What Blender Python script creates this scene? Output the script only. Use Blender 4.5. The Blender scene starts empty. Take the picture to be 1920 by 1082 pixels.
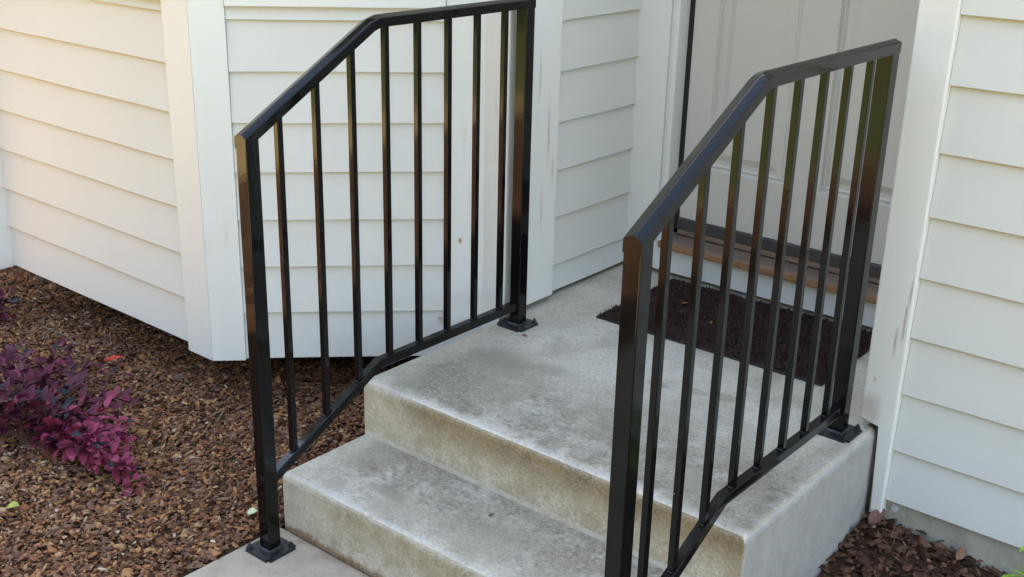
import bpy, bmesh, math, random
import numpy as np
from mathutils import Vector, Matrix

random.seed(7)
RNG = np.random.default_rng(11)
SC = bpy.context.scene
COL = SC.collection

# ------------------------------------------------------------------ camera
cam_d = bpy.data.cameras.new("camera")
cam = bpy.data.objects.new("camera", cam_d)
COL.objects.link(cam)
YAW, PITCH, ROLL = 0.6839, 0.3578, 0.0244
cy_, sy_, cp_, sp_ = math.cos(YAW), math.sin(YAW), math.cos(PITCH), math.sin(PITCH)
fwd = Vector((-sy_ * cp_, cy_ * cp_, -sp_))
rgt = Vector((cy_, sy_, 0))
upv = rgt.cross(fwd)
r2 = rgt * math.cos(ROLL) + upv * math.sin(ROLL)
u2 = -rgt * math.sin(ROLL) + upv * math.cos(ROLL)
cam.matrix_world = Matrix(((r2.x, u2.x, -fwd.x, 2.1485), (r2.y, u2.y, -fwd.y, -1.6962),
                           (r2.z, u2.z, -fwd.z, 1.6941), (0, 0, 0, 1)))
cam_d.sensor_width = 36.0
cam_d.lens = 2173.66 * 36.0 / 1920.0
cam_d.clip_start = 0.05
cam_d.clip_end = 400
SC.camera = cam

# ------------------------------------------------------------------ light
SUN_EL, SUN_AZ = math.radians(37), math.radians(-48)      # azimuth from +y (behind the house) towards +x
W = bpy.data.worlds.new("World")
SC.world = W
W.use_nodes = True
nt = W.node_tree
nt.nodes.clear()
sky = nt.nodes.new("ShaderNodeTexSky")
sky.sky_type = 'NISHITA'
sky.sun_disc = False
sky.sun_elevation = SUN_EL
sky.sun_rotation = SUN_AZ
sky.air_density = 1.0
sky.dust_density = 1.5
sky.ozone_density = 0.6
bg = nt.nodes.new("ShaderNodeBackground")
bg.inputs[1].default_value = 0.10
wo = nt.nodes.new("ShaderNodeOutputWorld")
hs = nt.nodes.new("ShaderNodeHueSaturation")          # sky desaturated in place of a white balance
hs.inputs["Saturation"].default_value = 0.80
nt.links.new(sky.outputs[0], hs.inputs["Color"])
nt.links.new(hs.outputs[0], bg.inputs[0])
nt.links.new(bg.outputs[0], wo.inputs[0])
sun_d = bpy.data.lights.new("sun", 'SUN')
sun_d.energy = 5.0
sun_d.angle = math.radians(0.53)
sun_d.color = (1.0, 0.92, 0.79)
sun = bpy.data.objects.new("sun", sun_d)
COL.objects.link(sun)
sdir = Vector((math.cos(SUN_EL) * math.sin(SUN_AZ), math.cos(SUN_EL) * math.cos(SUN_AZ), math.sin(SUN_EL)))
sun.rotation_euler = (-sdir).to_track_quat('-Z', 'Y').to_euler()
sun.location = (0, 10, 12)
SC.view_settings.view_transform = 'Standard'
SC.view_settings.look = 'None'
SC.view_settings.gamma = 1.0
SC.view_settings.use_curve_mapping = False
SC.view_settings.exposure = 3.29

# ------------------------------------------------------------------ helpers
def tag(o, label=None, cat=None, group=None, kind=None):
    if label: o["label"] = label
    if cat: o["category"] = cat
    if group: o["group"] = group
    if kind: o["kind"] = kind
    return o

def empty(name, loc, label, cat, group=None):
    o = bpy.data.objects.new(name, None)
    o.empty_display_size = 0.1
    COL.objects.link(o)
    o.location = loc
    return tag(o, label, cat, group)

def link_mesh(name, me, mat=None, parent=None, loc=(0, 0, 0)):
    if mat is not None:
        for m in (mat if isinstance(mat, (list, tuple)) else [mat]):
            me.materials.append(m)
    o = bpy.data.objects.new(name, me)
    COL.objects.link(o)
    if parent: o.parent = parent
    o.location = loc
    return o

def obj_bm(name, bm, mat, parent=None, loc=(0, 0, 0), smooth=None):
    bmesh.ops.recalc_face_normals(bm, faces=bm.faces)
    me = bpy.data.meshes.new(name)
    bm.to_mesh(me)
    bm.free()
    if smooth is not None:
        me.polygons.foreach_set("use_smooth", [True] * len(me.polygons))
        me.set_sharp_from_angle(angle=math.radians(smooth))
    o = link_mesh(name, me, mat, parent, loc)
    if smooth is not None and len(me.polygons) < 400:          # keep the big flats flat beside their rounded edges
        wn = o.modifiers.new("weighted_normals", 'WEIGHTED_NORMAL')
        wn.keep_sharp = True
        wn.weight = 100
    return o

def copy_tree(o, parent=None):
    c = o.copy()
    COL.objects.link(c)
    if parent: c.parent = parent
    for ch in list(o.children):
        copy_tree(ch, c)
    return c

def add_box(bm, x0, x1, y0, y1, z0, z1, bevel=0.0, seg=2):
    vs = [bm.verts.new(p) for p in ((x0, y0, z0), (x1, y0, z0), (x1, y1, z0), (x0, y1, z0),
                                    (x0, y0, z1), (x1, y0, z1), (x1, y1, z1), (x0, y1, z1))]
    fs = [bm.faces.new([vs[i] for i in q]) for q in
          ((3, 2, 1, 0), (4, 5, 6, 7), (0, 1, 5, 4), (1, 2, 6, 5), (2, 3, 7, 6), (3, 0, 4, 7))]
    if bevel:
        es = list({e for f in fs for e in f.edges})
        bmesh.ops.bevel(bm, geom=es, offset=bevel, segments=seg, profile=0.5, affect='EDGES')

def box_obj(name, b, mat, parent=None, bevel=0.0, seg=2, smooth=None, origin=(0, 0, 0)):
    bm = bmesh.new()
    ox, oy, oz = origin
    add_box(bm, b[0] - ox, b[1] - ox, b[2] - oy, b[3] - oy, b[4] - oz, b[5] - oz, bevel, seg)
    return obj_bm(name, bm, mat, parent, smooth=smooth if smooth is not None else (40 if bevel else None))

def add_poly_prism(bm, pts, z0, z1):
    lo = [bm.verts.new((x, y, z0)) for x, y in pts]
    hi = [bm.verts.new((x, y, z1)) for x, y in pts]
    n = len(pts)
    bm.faces.new(lo[::-1]); bm.faces.new(hi)
    for i in range(n):
        bm.faces.new((lo[i], lo[(i + 1) % n], hi[(i + 1) % n], hi[i]))

def add_tube(bm, pts, rad, n=6):
    rings = []
    pts = [Vector(p) for p in pts]
    for i, p in enumerate(pts):
        d = (pts[min(i + 1, len(pts) - 1)] - pts[max(i - 1, 0)]).normalized()
        a = d.orthogonal().normalized()
        b = d.cross(a)
        r = rad[i] if isinstance(rad, (list, tuple)) else rad
        rings.append([bm.verts.new(p + (a * math.cos(2 * math.pi * k / n) + b * math.sin(2 * math.pi * k / n)) * r) for k in range(n)])
    for i in range(len(rings) - 1):
        for k in range(n):
            bm.faces.new((rings[i][k], rings[i][(k + 1) % n], rings[i + 1][(k + 1) % n], rings[i + 1][k]))
    bm.faces.new(rings[0][::-1]); bm.faces.new(rings[-1])

def add_cyl(bm, c, r, h, n=12, r2=None):
    r2 = r if r2 is None else r2
    lo = [bm.verts.new((c[0] + r * math.cos(2 * math.pi * k / n), c[1] + r * math.sin(2 * math.pi * k / n), c[2])) for k in range(n)]
    hi = [bm.verts.new((c[0] + r2 * math.cos(2 * math.pi * k / n), c[1] + r2 * math.sin(2 * math.pi * k / n), c[2] + h)) for k in range(n)]
    bm.faces.new(lo[::-1]); bm.faces.new(hi)
    for k in range(n):
        bm.faces.new((lo[k], lo[(k + 1) % n], hi[(k + 1) % n], hi[k]))

# ------------------------------------------------------------------ node helpers
class NT:
    def __init__(self, name, rough=0.5, spec=0.5):
        self.m = bpy.data.materials.new(name)
        self.m.use_nodes = True
        self.t = self.m.node_tree
        self.b = self.t.nodes["Principled BSDF"]
        self.b.inputs["Roughness"].default_value = rough
        self.b.inputs["Specular IOR Level"].default_value = spec
        self._pos = None
    def n(self, typ, **kw):
        nd = self.t.nodes.new(typ)
        for k, v in kw.items(): setattr(nd, k, v)
        return nd
    def l(self, a, b): self.t.links.new(a, b)
    def sock(self, nd, key, val):
        i = nd.inputs[key]
        if hasattr(val, "is_linked"): self.l(val, i)
        else: i.default_value = val
    @property
    def pos(self):
        if self._pos is None:
            self._pos = self.n("ShaderNodeNewGeometry").outputs["Position"]
        return self._pos
    def mapped(self, scale=(1, 1, 1), vec=None):
        mp = self.n("ShaderNodeMapping")
        self.l(vec or self.pos, mp.inputs[0])
        mp.inputs["Scale"].default_value = scale
        return mp.outputs[0]
    def noise(self, scale, detail=4, rough=0.6, vec=None, dist=0.0):
        nd = self.n("ShaderNodeTexNoise")
        self.l(vec or self.pos, nd.inputs["Vector"])
        nd.inputs["Scale"].default_value = scale
        nd.inputs["Detail"].default_value = detail
        nd.inputs["Roughness"].default_value = rough
        nd.inputs["Distortion"].default_value = dist
        return nd.outputs[0]
    def voronoi(self, scale, vec=None):
        nd = self.n("ShaderNodeTexVoronoi")
        self.l(vec or self.pos, nd.inputs["Vector"])
        nd.inputs["Scale"].default_value = scale
        return nd
    def math(self, op, a, b=0.0, c=None, clamp=False):
        nd = self.n("ShaderNodeMath", operation=op, use_clamp=clamp)
        self.sock(nd, 0, a); self.sock(nd, 1, b)
        if c is not None: self.sock(nd, 2, c)
        return nd.outputs[0]
    def rng(self, v, a, b, c=0.0, d=1.0, smooth=True):
        nd = self.n("ShaderNodeMapRange")
        nd.interpolation_type = 'SMOOTHSTEP' if smooth else 'LINEAR'
        nd.clamp = True
        self.sock(nd, 0, v)
        for i, x in enumerate((a, b, c, d)): self.sock(nd, i + 1, x)
        return nd.outputs[0]
    def mix(self, f, a, b, mode='MIX'):
        nd = self.n("ShaderNodeMix", data_type='RGBA', blend_type=mode)
        self.sock(nd, 0, f)
        for k, v in ((6, a), (7, b)):
            if hasattr(v, "is_linked"): self.l(v, nd.inputs[k])
            else: nd.inputs[k].default_value = (*v, 1)
        return nd.outputs[2]
    def sep(self, v=None):
        nd = self.n("ShaderNodeSeparateXYZ")
        self.l(v or self.pos, nd.inputs[0])
        return nd.outputs
    def ramp(self, f, stops, interp='LINEAR'):
        nd = self.n("ShaderNodeValToRGB")
        self.sock(nd, 0, f)
        cr = nd.color_ramp
        cr.interpolation = interp
        while len(cr.elements) < len(stops): cr.elements.new(0.5)
        for e, (p, c) in zip(cr.elements, stops):
            e.position = p; e.color = (*c, 1)
        return nd.outputs[0]
    def spot(self, p, r0, r1, stretch=(1, 1, 1)):
        """1 inside r0, 0 outside r1 round a world point (a stain of its own shape)"""
        sub = self.n("ShaderNodeVectorMath", operation='SUBTRACT')
        self.l(self.pos, sub.inputs[0]); sub.inputs[1].default_value = p
        mul = self.n("ShaderNodeVectorMath", operation='MULTIPLY')
        self.l(sub.outputs[0], mul.inputs[0]); mul.inputs[1].default_value = stretch
        ln = self.n("ShaderNodeVectorMath", operation='LENGTH')
        self.l(mul.outputs[0], ln.inputs[0])
        wob = self.math('ADD', ln.outputs["Value"], self.math('MULTIPLY', self.math('SUBTRACT', self.noise(60 if r1 < .05 else 22, 3), 0.5), r1 * 0.9))
        return self.rng(wob, r0, r1, 1, 0)
    def color(self, c):
        if hasattr(c, "is_linked"): self.l(c, self.b.inputs["Base Color"])
        else: self.b.inputs["Base Color"].default_value = (*c, 1)
    def bump(self, h, strength=0.3, dist=0.01):
        nd = self.n("ShaderNodeBump")
        nd.inputs["Strength"].default_value = strength
        nd.inputs["Distance"].default_value = dist
        self.l(h, nd.inputs["Height"])
        self.l(nd.outputs[0], self.b.inputs["Normal"])
    def rough(self, v): self.sock(self.b, "Roughness", v)

def paint(name, col, dirt=(0.45, 0.40, 0.32), amount=0.25, rough=0.55, streak=(1, 1, 1), spots=(), cracks=0.0):
    k = NT(name, rough, 0.35)
    big = k.noise(2.2, 5, 0.6)
    fine = k.noise(90, 3, 0.6, vec=k.mapped(streak))
    c = k.mix(k.rng(big, 0.38, 0.72, 0, amount), col, tuple(a * 0.86 for a in col))
    c = k.mix(k.math('MULTIPLY', k.rng(fine, 0.60, 0.85), amount * 0.8), c, tuple(a * 0.80 for a in col))
    # sparse scuffs
    sc = k.noise(14, 8, 0.75, vec=k.mapped((1, 1, 0.35)))
    c = k.mix(k.rng(sc, 0.70, 0.80, 0, amount * 1.4), c, dirt)
    if cracks:
        g = k.noise(34, 5, 0.7, vec=k.mapped((1, 1, 0.07)))
        gate = k.noise(5, 2, 0.5)
        c = k.mix(k.math('MULTIPLY', k.rng(g, 0.57, 0.66), k.rng(gate, 0.55, 0.68, 0, cracks)), c, (0.30, 0.24, 0.19))
    for p, r0, r1, st, sc_ in spots:
        c = k.mix(k.spot(p, r0, r1, st), c, sc_)
    k.color(c)
    h = k.math('ADD', k.math('MULTIPLY', fine, 0.5), k.math('MULTIPLY', k.noise(260, 2), 0.5))
    k.bump(h, 0.12, 0.002)
    return k.m

WHITE = (0.62, 0.615, 0.56)
knot = (0.42, 0.22, 0.10)
M_SIDING = paint("siding_paint", WHITE, amount=0.16, streak=(0.25, 0.25, 2.0),
                 spots=[((-0.172, 0.797, 0.306), 0.009, 0.022, (1, 1, 1), knot),
                        ((-0.40, 0.565, 0.835), 0.002, 0.0045, (1, 1, 1), (0.1, 0.08, 0.06)),
                        ((1.272, 0.977, 1.061), 0.004, 0.012, (0.5, 1, 2.2), (0.30, 0.22, 0.15))])
M_TRIM = paint("trim_paint", (0.69, 0.685, 0.63), amount=0.13, streak=(2, 2, 0.12), cracks=0.22,
               spots=[((-0.130, 0.84, 0.575), 0.003, 0.009, (1, 1, 0.7), knot),
                      ((0.012, 1.035, 1.08), 0.002, 0.008, (0.5, 1, 0.07), (0.57, 0.51, 0.44)),
                      ((0.012, 1.085, 0.90), 0.002, 0.009, (0.5, 1, 0.06), (0.55, 0.48, 0.41)),
                      ((0.012, 1.060, 0.66), 0.002, 0.008, (0.5, 1, 0.08), (0.58, 0.52, 0.45)),
                      ((0.012, 1.110, 0.78), 0.002, 0.007, (0.5, 1, 0.09), (0.57, 0.50, 0.43)),
                      ((1.226, 0.965, 0.64), 0.001, 0.005, (1, 0.5, 0.06), (0.42, 0.38, 0.33)),
                      ((1.210, 0.965, 0.585), 0.001, 0.005, (1, 0.5, 0.08), (0.44, 0.40, 0.35)),
                      ((1.231, 0.965, 0.72), 0.001, 0.004, (1, 0.5, 0.07), (0.46, 0.41, 0.36)),
                      ((1.165, 0.965, 0.385), 0.010, 0.055, (1, 0.5, 0.9), (0.52, 0.46, 0.42)),
                      ((1.172, 0.965, 0.47), 0.001, 0.004, (1, 0.5, 0.4), (0.42, 0.41, 0.37))])
M_DOOR = paint("door_paint", (0.55, 0.52, 0.455), amount=0.10, rough=0.42)
M_SOFFIT = paint("soffit_paint", (0.66, 0.65, 0.62), amount=0.1)

def metal_paint():
    k = NT("black_gloss_paint", 0.2, 0.30)
    k.b.inputs["IOR"].default_value = 1.5
    n1 = k.noise(18, 4, 0.6)
    c = k.mix(k.rng(n1, 0.55, 0.8, 0, 0.6), (0.004, 0.004, 0.0042), (0.008, 0.0078, 0.0075))
    n2 = k.noise(160, 2, 0.5)
    chips = k.math('MULTIPLY', k.rng(k.noise(210, 1, 0.4), 0.80, 0.82), k.rng(k.noise(9, 2), 0.56, 0.62))
    c = k.mix(k.math('MULTIPLY', chips, 0.8), c, (0.35, 0.27, 0.19))
    k.color(c)
    k.rough(k.rng(n1, 0.3, 0.8, 0.05, 0.13))
    k.bump(k.math('ADD', k.math('MULTIPLY', n2, 0.4), k.noise(40, 2)), 0.05, 0.002)
    return k.m
M_BLACK = metal_paint()

def steel_dark():
    k = NT("weathered_plate_paint", 0.42, 0.5)
    n = k.noise(60, 5, 0.65)
    c = k.mix(k.rng(n, 0.45, 0.75), (0.012, 0.012, 0.013), (0.05, 0.045, 0.042))
    c = k.mix(k.rng(k.noise(35, 4), 0.66, 0.74, 0, 0.7), c, (0.16, 0.07, 0.03))
    k.color(c)
    k.bump(n, 0.2, 0.002)
    return k.m
M_PLATE = steel_dark()

H1, H2, D1, WID = 0.163, 0.3283, 0.2974, 1.1903

def concrete():
    k = NT("weathered_concrete", 0.85, 0.25)
    x, y, z = k.sep()
    geo = k.n("ShaderNodeNewGeometry")
    nx, ny, nz = k.sep(geo.outputs["True Normal"])
    up = k.rng(nz, 0.55, 0.9)
    front = k.rng(k.math('MULTIPLY', ny, -1), 0.45, 0.85)
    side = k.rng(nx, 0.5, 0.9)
    big = k.noise(3.2, 5, 0.6)
    mid = k.noise(13, 6, 0.7)
    grain = k.noise(150, 6, 0.8)
    fine = k.noise(260, 3, 0.8)
    brush = k.noise(120, 5, 0.75, vec=k.mapped((0.8, 1.25, 1)))
    base = k.mix(k.rng(big, 0.35, 0.68), (0.65, 0.585, 0.465), (0.56, 0.495, 0.375))
    base = k.mix(k.rng(mid, 0.45, 0.70, 0, 0.35), base, (0.46, 0.415, 0.33))
    base = k.mix(k.rng(grain, 0.48, 0.62, 0, 0.45), base, (0.35, 0.31, 0.245))
    wobble = k.math('MULTIPLY', k.math('SUBTRACT', mid, 0.5), 0.11)
    on_land = k.rng(z, 0.25, 0.28)
    dn = k.n("ShaderNodeMix", data_type='FLOAT')
    k.l(on_land, dn.inputs[0]); k.l(y, dn.inputs[2]); k.l(k.math('SUBTRACT', y, D1), dn.inputs[3])
    dn2 = k.math('ADD', dn.outputs[0], wobble)
    ex = k.math('MINIMUM', k.math('ADD', x, wobble), k.math('ADD', k.math('SUBTRACT', WID + 0.06, x), wobble))
    # lichen and grime in the tread, away from the rubbed nosing and the clean back of the landing
    inner = k.math('MULTIPLY', k.rng(dn2, 0.012, 0.06), k.rng(ex, 0.0, 0.12))
    inner = k.math('MULTIPLY', inner, k.rng(k.math('ADD', y, k.math('MULTIPLY', wobble, 2.6)), 0.52, 0.80, 1, 0.06))
    inner = k.math('MULTIPLY', inner, k.rng(k.math('ADD', dn2, k.math('MULTIPLY', on_land, 0.3)), 0.04, 0.20, 0.45, 1.0))
    dens = k.rng(k.math('ADD', k.math('MULTIPLY', mid, 0.6), k.math('MULTIPLY', big, 0.7)), 0.48, 0.70, 0.45, 1.0)
    spk = k.rng(k.math('ADD', k.math('MULTIPLY', brush, 0.45), k.math('MULTIPLY', grain, 0.55)), 0.30, 0.52)
    lich = k.math('MULTIPLY', k.math('MULTIPLY', inner, dens), k.math('MULTIPLY', spk, up))
    c = k.mix(k.math('MULTIPLY', lich, 0.88), base, k.mix(k.rng(fine, 0.4, 0.62), (0.225, 0.183, 0.130), (0.305, 0.255, 0.185)))
    blk = k.noise(44, 5, 0.75)
    c = k.mix(k.math('MULTIPLY', k.math('MULTIPLY', inner, up), k.rng(blk, 0.50, 0.64, 0, 0.65)), c, (0.18, 0.145, 0.105))
    spc = k.noise(82, 4, 0.85)
    c = k.mix(k.math('MULTIPLY', up, k.rng(spc, 0.54, 0.62, 0, 0.42)), c, (0.20, 0.165, 0.12))
    c = k.mix(k.math('MULTIPLY', up, k.rng(spc, 0.44, 0.36, 0, 0.35)), c, (0.68, 0.63, 0.54))
    # yellow-tan film
    tan = k.math('MULTIPLY', k.math('MULTIPLY', up, k.rng(k.noise(5.5, 5, 0.65, dist=0.4), 0.46, 0.64)), 0.6)
    c = k.mix(tan, c, k.mix(k.rng(grain, 0.4, 0.6), (0.40, 0.355, 0.255), (0.32, 0.28, 0.20)))
    # rubbed pale nosing
    nose = k.math('MULTIPLY', k.rng(k.math('ADD', dn.outputs[0], k.math('MULTIPLY', wobble, 0.3)), 0.006, 0.034, 1, 0), k.rng(nz, 0.25, 0.7))
    c = k.mix(k.math('MULTIPLY', nose, k.rng(grain, 0.38, 0.6, 0.6, 0.2)), c, (0.66, 0.61, 0.51))
    # risers: tan film with a brown stain below the nosing
    zt = k.n("ShaderNodeMix", data_type='FLOAT')
    k.l(k.rng(z, H1 - 0.004, H1 + 0.004), zt.inputs[0])
    k.l(k.math('SUBTRACT', H1, z), zt.inputs[2]); k.l(k.math('SUBTRACT', H2, z), zt.inputs[3])
    mot = k.noise(16, 7, 0.78)
    onx = k.rng(k.math('ADD', x, k.math('MULTIPLY', wobble, 1.6)), 0.05, 0.30)
    rbase = k.mix(k.rng(mot, 0.40, 0.60), (0.60, 0.535, 0.42), (0.40, 0.335, 0.225))
    rbase = k.mix(k.rng(blk, 0.50, 0.66, 0, 0.5), rbase, (0.33, 0.265, 0.165))
    rbase = k.mix(k.rng(grain, 0.46, 0.60, 0, 0.55), rbase, (0.27, 0.215, 0.13))
    c = k.mix(k.math('MULTIPLY', front, k.rng(onx, 0, 1, 0.55, 0.92)), c, rbase)
    hang = k.rng(k.math('ADD', zt.outputs[0], k.math('MULTIPLY', k.math('SUBTRACT', mot, 0.5), 0.16)), 0.012, 0.12, 1, 0)
    lower = k.rng(z, H1 - 0.01, H1 + 0.01, 0.50, 1.0)
    st = k.math('MULTIPLY', k.math('MULTIPLY', k.math('MULTIPLY', hang, onx), front), lower)
    c = k.mix(k.math('MULTIPLY', st, k.rng(grain, 0.35, 0.6, 0.65, 1.0)), c, k.mix(k.rng(mid, 0.4, 0.6), (0.27, 0.195, 0.09), (0.19, 0.14, 0.07)))
    # soil line at the foot of the first riser; pale crust in the joint of tread and riser
    foot = k.math('MULTIPLY', k.rng(k.math('SUBTRACT', z, k.math('MULTIPLY', k.math('SUBTRACT', mot, 0.45), 0.05)), 0.002, 0.022, 1, 0), front)
    c = k.mix(k.math('MULTIPLY', foot, k.rng(grain, 0.35, 0.55, 0.4, 0.95)), c, (0.21, 0.115, 0.05))
    crust = k.rng(k.math('ABSOLUTE', k.math('SUBTRACT', z, H1 + 0.006)), 0.004, 0.014, 1, 0)
    c = k.mix(k.math('MULTIPLY', k.math('MULTIPLY', crust, front), k.rng(mot, 0.42, 0.56, 0, 0.8)), c, (0.60, 0.57, 0.48))
    for xx, a_ in ((0.2, 0.4), (0.43, 0.22)):
        ln = k.math('MULTIPLY', k.rng(k.math('ABSOLUTE', k.math('SUBTRACT', k.math('ADD', x, k.math('MULTIPLY', wobble, 0.25)), xx)), 0.001, 0.012, 1, 0), front)
        ln = k.math('MULTIPLY', ln, k.rng(z, H1 - 0.05, H1 - 0.02, a_, 0))
        c = k.mix(k.math('MULTIPLY', ln, k.rng(grain, 0.38, 0.6)), c, (0.27, 0.19, 0.10))
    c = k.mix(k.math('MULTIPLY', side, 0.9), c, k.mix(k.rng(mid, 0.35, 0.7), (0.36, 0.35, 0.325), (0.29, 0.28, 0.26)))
    for p, r0, r1, s_, a in (((0.62, 0.83, H2), .02, .036, (0.8, 1.6, .2), .5), ((0.72, 0.86, H2), .02, .036, (0.8, 1.5, .2), .45),
                             ((0.80, 0.88, H2), .03, .045, (0.8, 1.5, .2), .5), ((0.86, 0.76, H2), .03, .045, (0.8, 1.6, .2), .35),
                             ((0.20, 0.66, H2), .03, .13, (0.8, 1.2, .2), .65), ((0.33, 0.70, H2), .02, .10, (0.7, 1.5, .2), .4),
                             ((0.28, 0.12, H1), .02, .06, (0.7, 1.7, .2), .6), ((1.0, 0.98, H2), .02, .07, (0.8, 1.3, .2), .3),
                             ((0.57, 0.16, H1), .02, .08, (0.6, 1.5, .2), .35)):
        c = k.mix(k.math('MULTIPLY', k.math('MULTIPLY', k.spot(p, r0, r1, s_), a), up), c, (0.25, 0.225, 0.155))
    pit = k.voronoi(150)
    pits = k.math('MULTIPLY', k.rng(pit.outputs["Distance"], 0.12, 0.26, 1, 0), k.rng(k.noise(30, 3), 0.54, 0.62))
    c = k.mix(k.math('MULTIPLY', pits, 0.7), c, (0.13, 0.11, 0.085))
    k.color(c)
    h = k.math('ADD', k.math('MULTIPLY', grain, 0.7), k.math('MULTIPLY', brush, 0.7))
    h = k.math('SUBTRACT', h, k.math('MULTIPLY', pits, 0.8))
    h = k.math('ADD', h, k.math('MULTIPLY', mid, 0.9))
    k.bump(h, 0.5, 0.004)
    return k.m
M_CONC = concrete()

def walk_mat():
    k = NT("walkway_concrete", 0.85, 0.25)
    big, mid, fine = k.noise(4, 6), k.noise(16, 6, 0.7), k.noise(150, 3, 0.7)
    c = k.mix(k.rng(big, 0.35, 0.68), (0.46, 0.385, 0.275), (0.37, 0.305, 0.215))
    c = k.mix(k.rng(mid, 0.5, 0.75, 0, 0.5), c, (0.25, 0.22, 0.175))
    c = k.mix(k.rng(fine, 0.5, 0.75, 0, 0.35), c, (0.21, 0.19, 0.16))
    x, y, z = k.sep()
    c = k.mix(k.rng(k.math('ADD', y, k.math('MULTIPLY', k.math('SUBTRACT', mid, .5), .06)), -0.03, 0.0, 0, 0.5), c, (0.24, 0.14, 0.07))
    k.color(c)
    k.bump(k.math('ADD', fine, mid), 0.35, 0.003)
    return k.m
M_WALK = walk_mat()

def foundation_mat():
    k = NT("foundation_concrete", 0.85, 0.25)
    mid, fine = k.noise(9, 6, 0.65), k.noise(110, 3, 0.7)
    c = k.mix(k.rng(mid, 0.4, 0.65), (0.40, 0.375, 0.31), (0.31, 0.285, 0.23))
    c = k.mix(k.rng(fine, 0.5, 0.75, 0, 0.4), c, (0.22, 0.2, 0.16))
    c = k.mix(k.rng(k.noise(18, 4), 0.66, 0.74, 0, 0.6), c, (0.25, 0.15, 0.08))
    k.color(c)
    k.bump(k.math('ADD', fine, mid), 0.4, 0.003)
    return k.m
M_FOUND = foundation_mat()

def soil_mat():
    k = NT("bark_soil", 0.95, 0.1)
    n, f = k.noise(6, 5), k.noise(70, 5, 0.7)
    v = k.voronoi(60)
    c = k.ramp(k.math('ADD', k.math('MULTIPLY', f, 0.7), k.math('MULTIPLY', n, 0.3)),
               [(0.3, (0.028, 0.015, 0.009)), (0.5, (0.075, 0.04, 0.022)), (0.62, (0.13, 0.07, 0.036)), (0.75, (0.19, 0.115, 0.065))])
    k.color(c)
    k.bump(v.outputs["Distance"], 0.8, 0.01)
    return k.m
M_SOIL = soil_mat()

def yard_mat():
    k = NT("pine_straw_ground", 0.95, 0.1)
    n, f = k.noise(0.8, 5), k.noise(30, 5, 0.7)
    c = k.ramp(k.math('ADD', k.math('MULTIPLY', f, 0.6), k.math('MULTIPLY', n, 0.4)),
               [(0.3, (0.25, 0.16, 0.065)), (0.5, (0.43, 0.30, 0.13)), (0.7, (0.55, 0.40, 0.19))])
    k.color(c)
    return k.m
M_YARD = yard_mat()

def lawn_mat():
    k = NT("lawn_grass", 0.9, 0.15)
    n, f = k.noise(0.7, 4), k.noise(45, 5, 0.7)
    c = k.ramp(k.math('ADD', k.math('MULTIPLY', f, 0.6), k.math('MULTIPLY', n, 0.4)),
               [(0.3, (0.07, 0.085, 0.02)), (0.55, (0.15, 0.155, 0.045)), (0.75, (0.24, 0.215, 0.08))])
    k.color(c)
    return k.m
M_LAWN = lawn_mat()

def attr_mat(name, stops, rough=0.85, spec=0.2, trans=0.0):
    k = NT(name, rough, spec)
    a = k.n("ShaderNodeAttribute")
    a.attribute_name = "tint"
    f = k.noise(130, 3, 0.6)
    c = k.ramp(a.outputs["Fac"], stops)
    c = k.mix(k.rng(f, 0.35, 0.7, 0, 0.35), c, k.mix(0.45, c, (0.02, 0.012, 0.008)))
    k.color(c)
    k.bump(f, 0.25, 0.002)
    return k.m
M_MULCH = attr_mat("bark_mulch", [(0.0, (0.049, 0.020, 0.009)), (0.22, (0.129, 0.049, 0.020)), (0.34, (0.152, 0.085, 0.056)), (0.45, (0.252, 0.092, 0.035)), (0.54, (0.211, 0.125, 0.083)),
                                  (0.62, (0.328, 0.137, 0.049)), (0.78, (0.409, 0.213, 0.085)), (0.9, (0.456, 0.286, 0.151)), (1.0, (0.608, 0.470, 0.347))])
M_LITTER = attr_mat("dead_leaf_litter", [(0.0, (0.034, 0.018, 0.011)), (0.35, (0.092, 0.045, 0.026)), (0.65, (0.175, 0.088, 0.047)),
                                         (0.88, (0.22, 0.12, 0.07)), (1.0, (0.36, 0.26, 0.17))])
M_STRAW = attr_mat("straw_fibres", [(0.0, (0.09, 0.045, 0.02)), (0.6, (0.21, 0.115, 0.05)), (1.0, (0.36, 0.25, 0.14))])

def plain(name, col, rough=0.7, spec=0.3, var=0.2, scale=40, bump=0.0):
    k = NT(name, rough, spec)
    n = k.noise(scale, 4)
    k.color(k.mix(k.rng(n, 0.35, 0.7), col, tuple(a * (1 - var) for a in col)))
    if bump: k.bump(n, bump, 0.003)
    return k.m

def leaf_mat(name, a, b, rough=0.55):
    k = NT(name, rough, 0.22)
    oi = k.n("ShaderNodeObjectInfo")
    n = k.noise(80, 3)
    f = k.math('ADD', k.math('MULTIPLY', oi.outputs["Random"], 0.7), k.math('MULTIPLY', n, 0.3))
    k.color(k.mix(f, a, b))
    k.b.inputs["Subsurface Weight"].default_value = 0.0
    return k.m
M_PURPLE = leaf_mat("purple_leaf", (0.062, 0.011, 0.021), (0.125, 0.021, 0.040))
M_MAGENTA = leaf_mat("magenta_leaf", (0.19, 0.026, 0.055), (0.31, 0.046, 0.092))
M_DARKLEAF = leaf_mat("dark_green_leaf", (0.022, 0.024, 0.028), (0.05, 0.045, 0.055))
M_STEM = plain("shrub_stem", (0.10, 0.05, 0.035))
M_GREEN = leaf_mat("bright_green_leaf", (0.16, 0.30, 0.02), (0.34, 0.47, 0.05))
M_GSTEM = plain("green_stem", (0.14, 0.18, 0.05))

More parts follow.
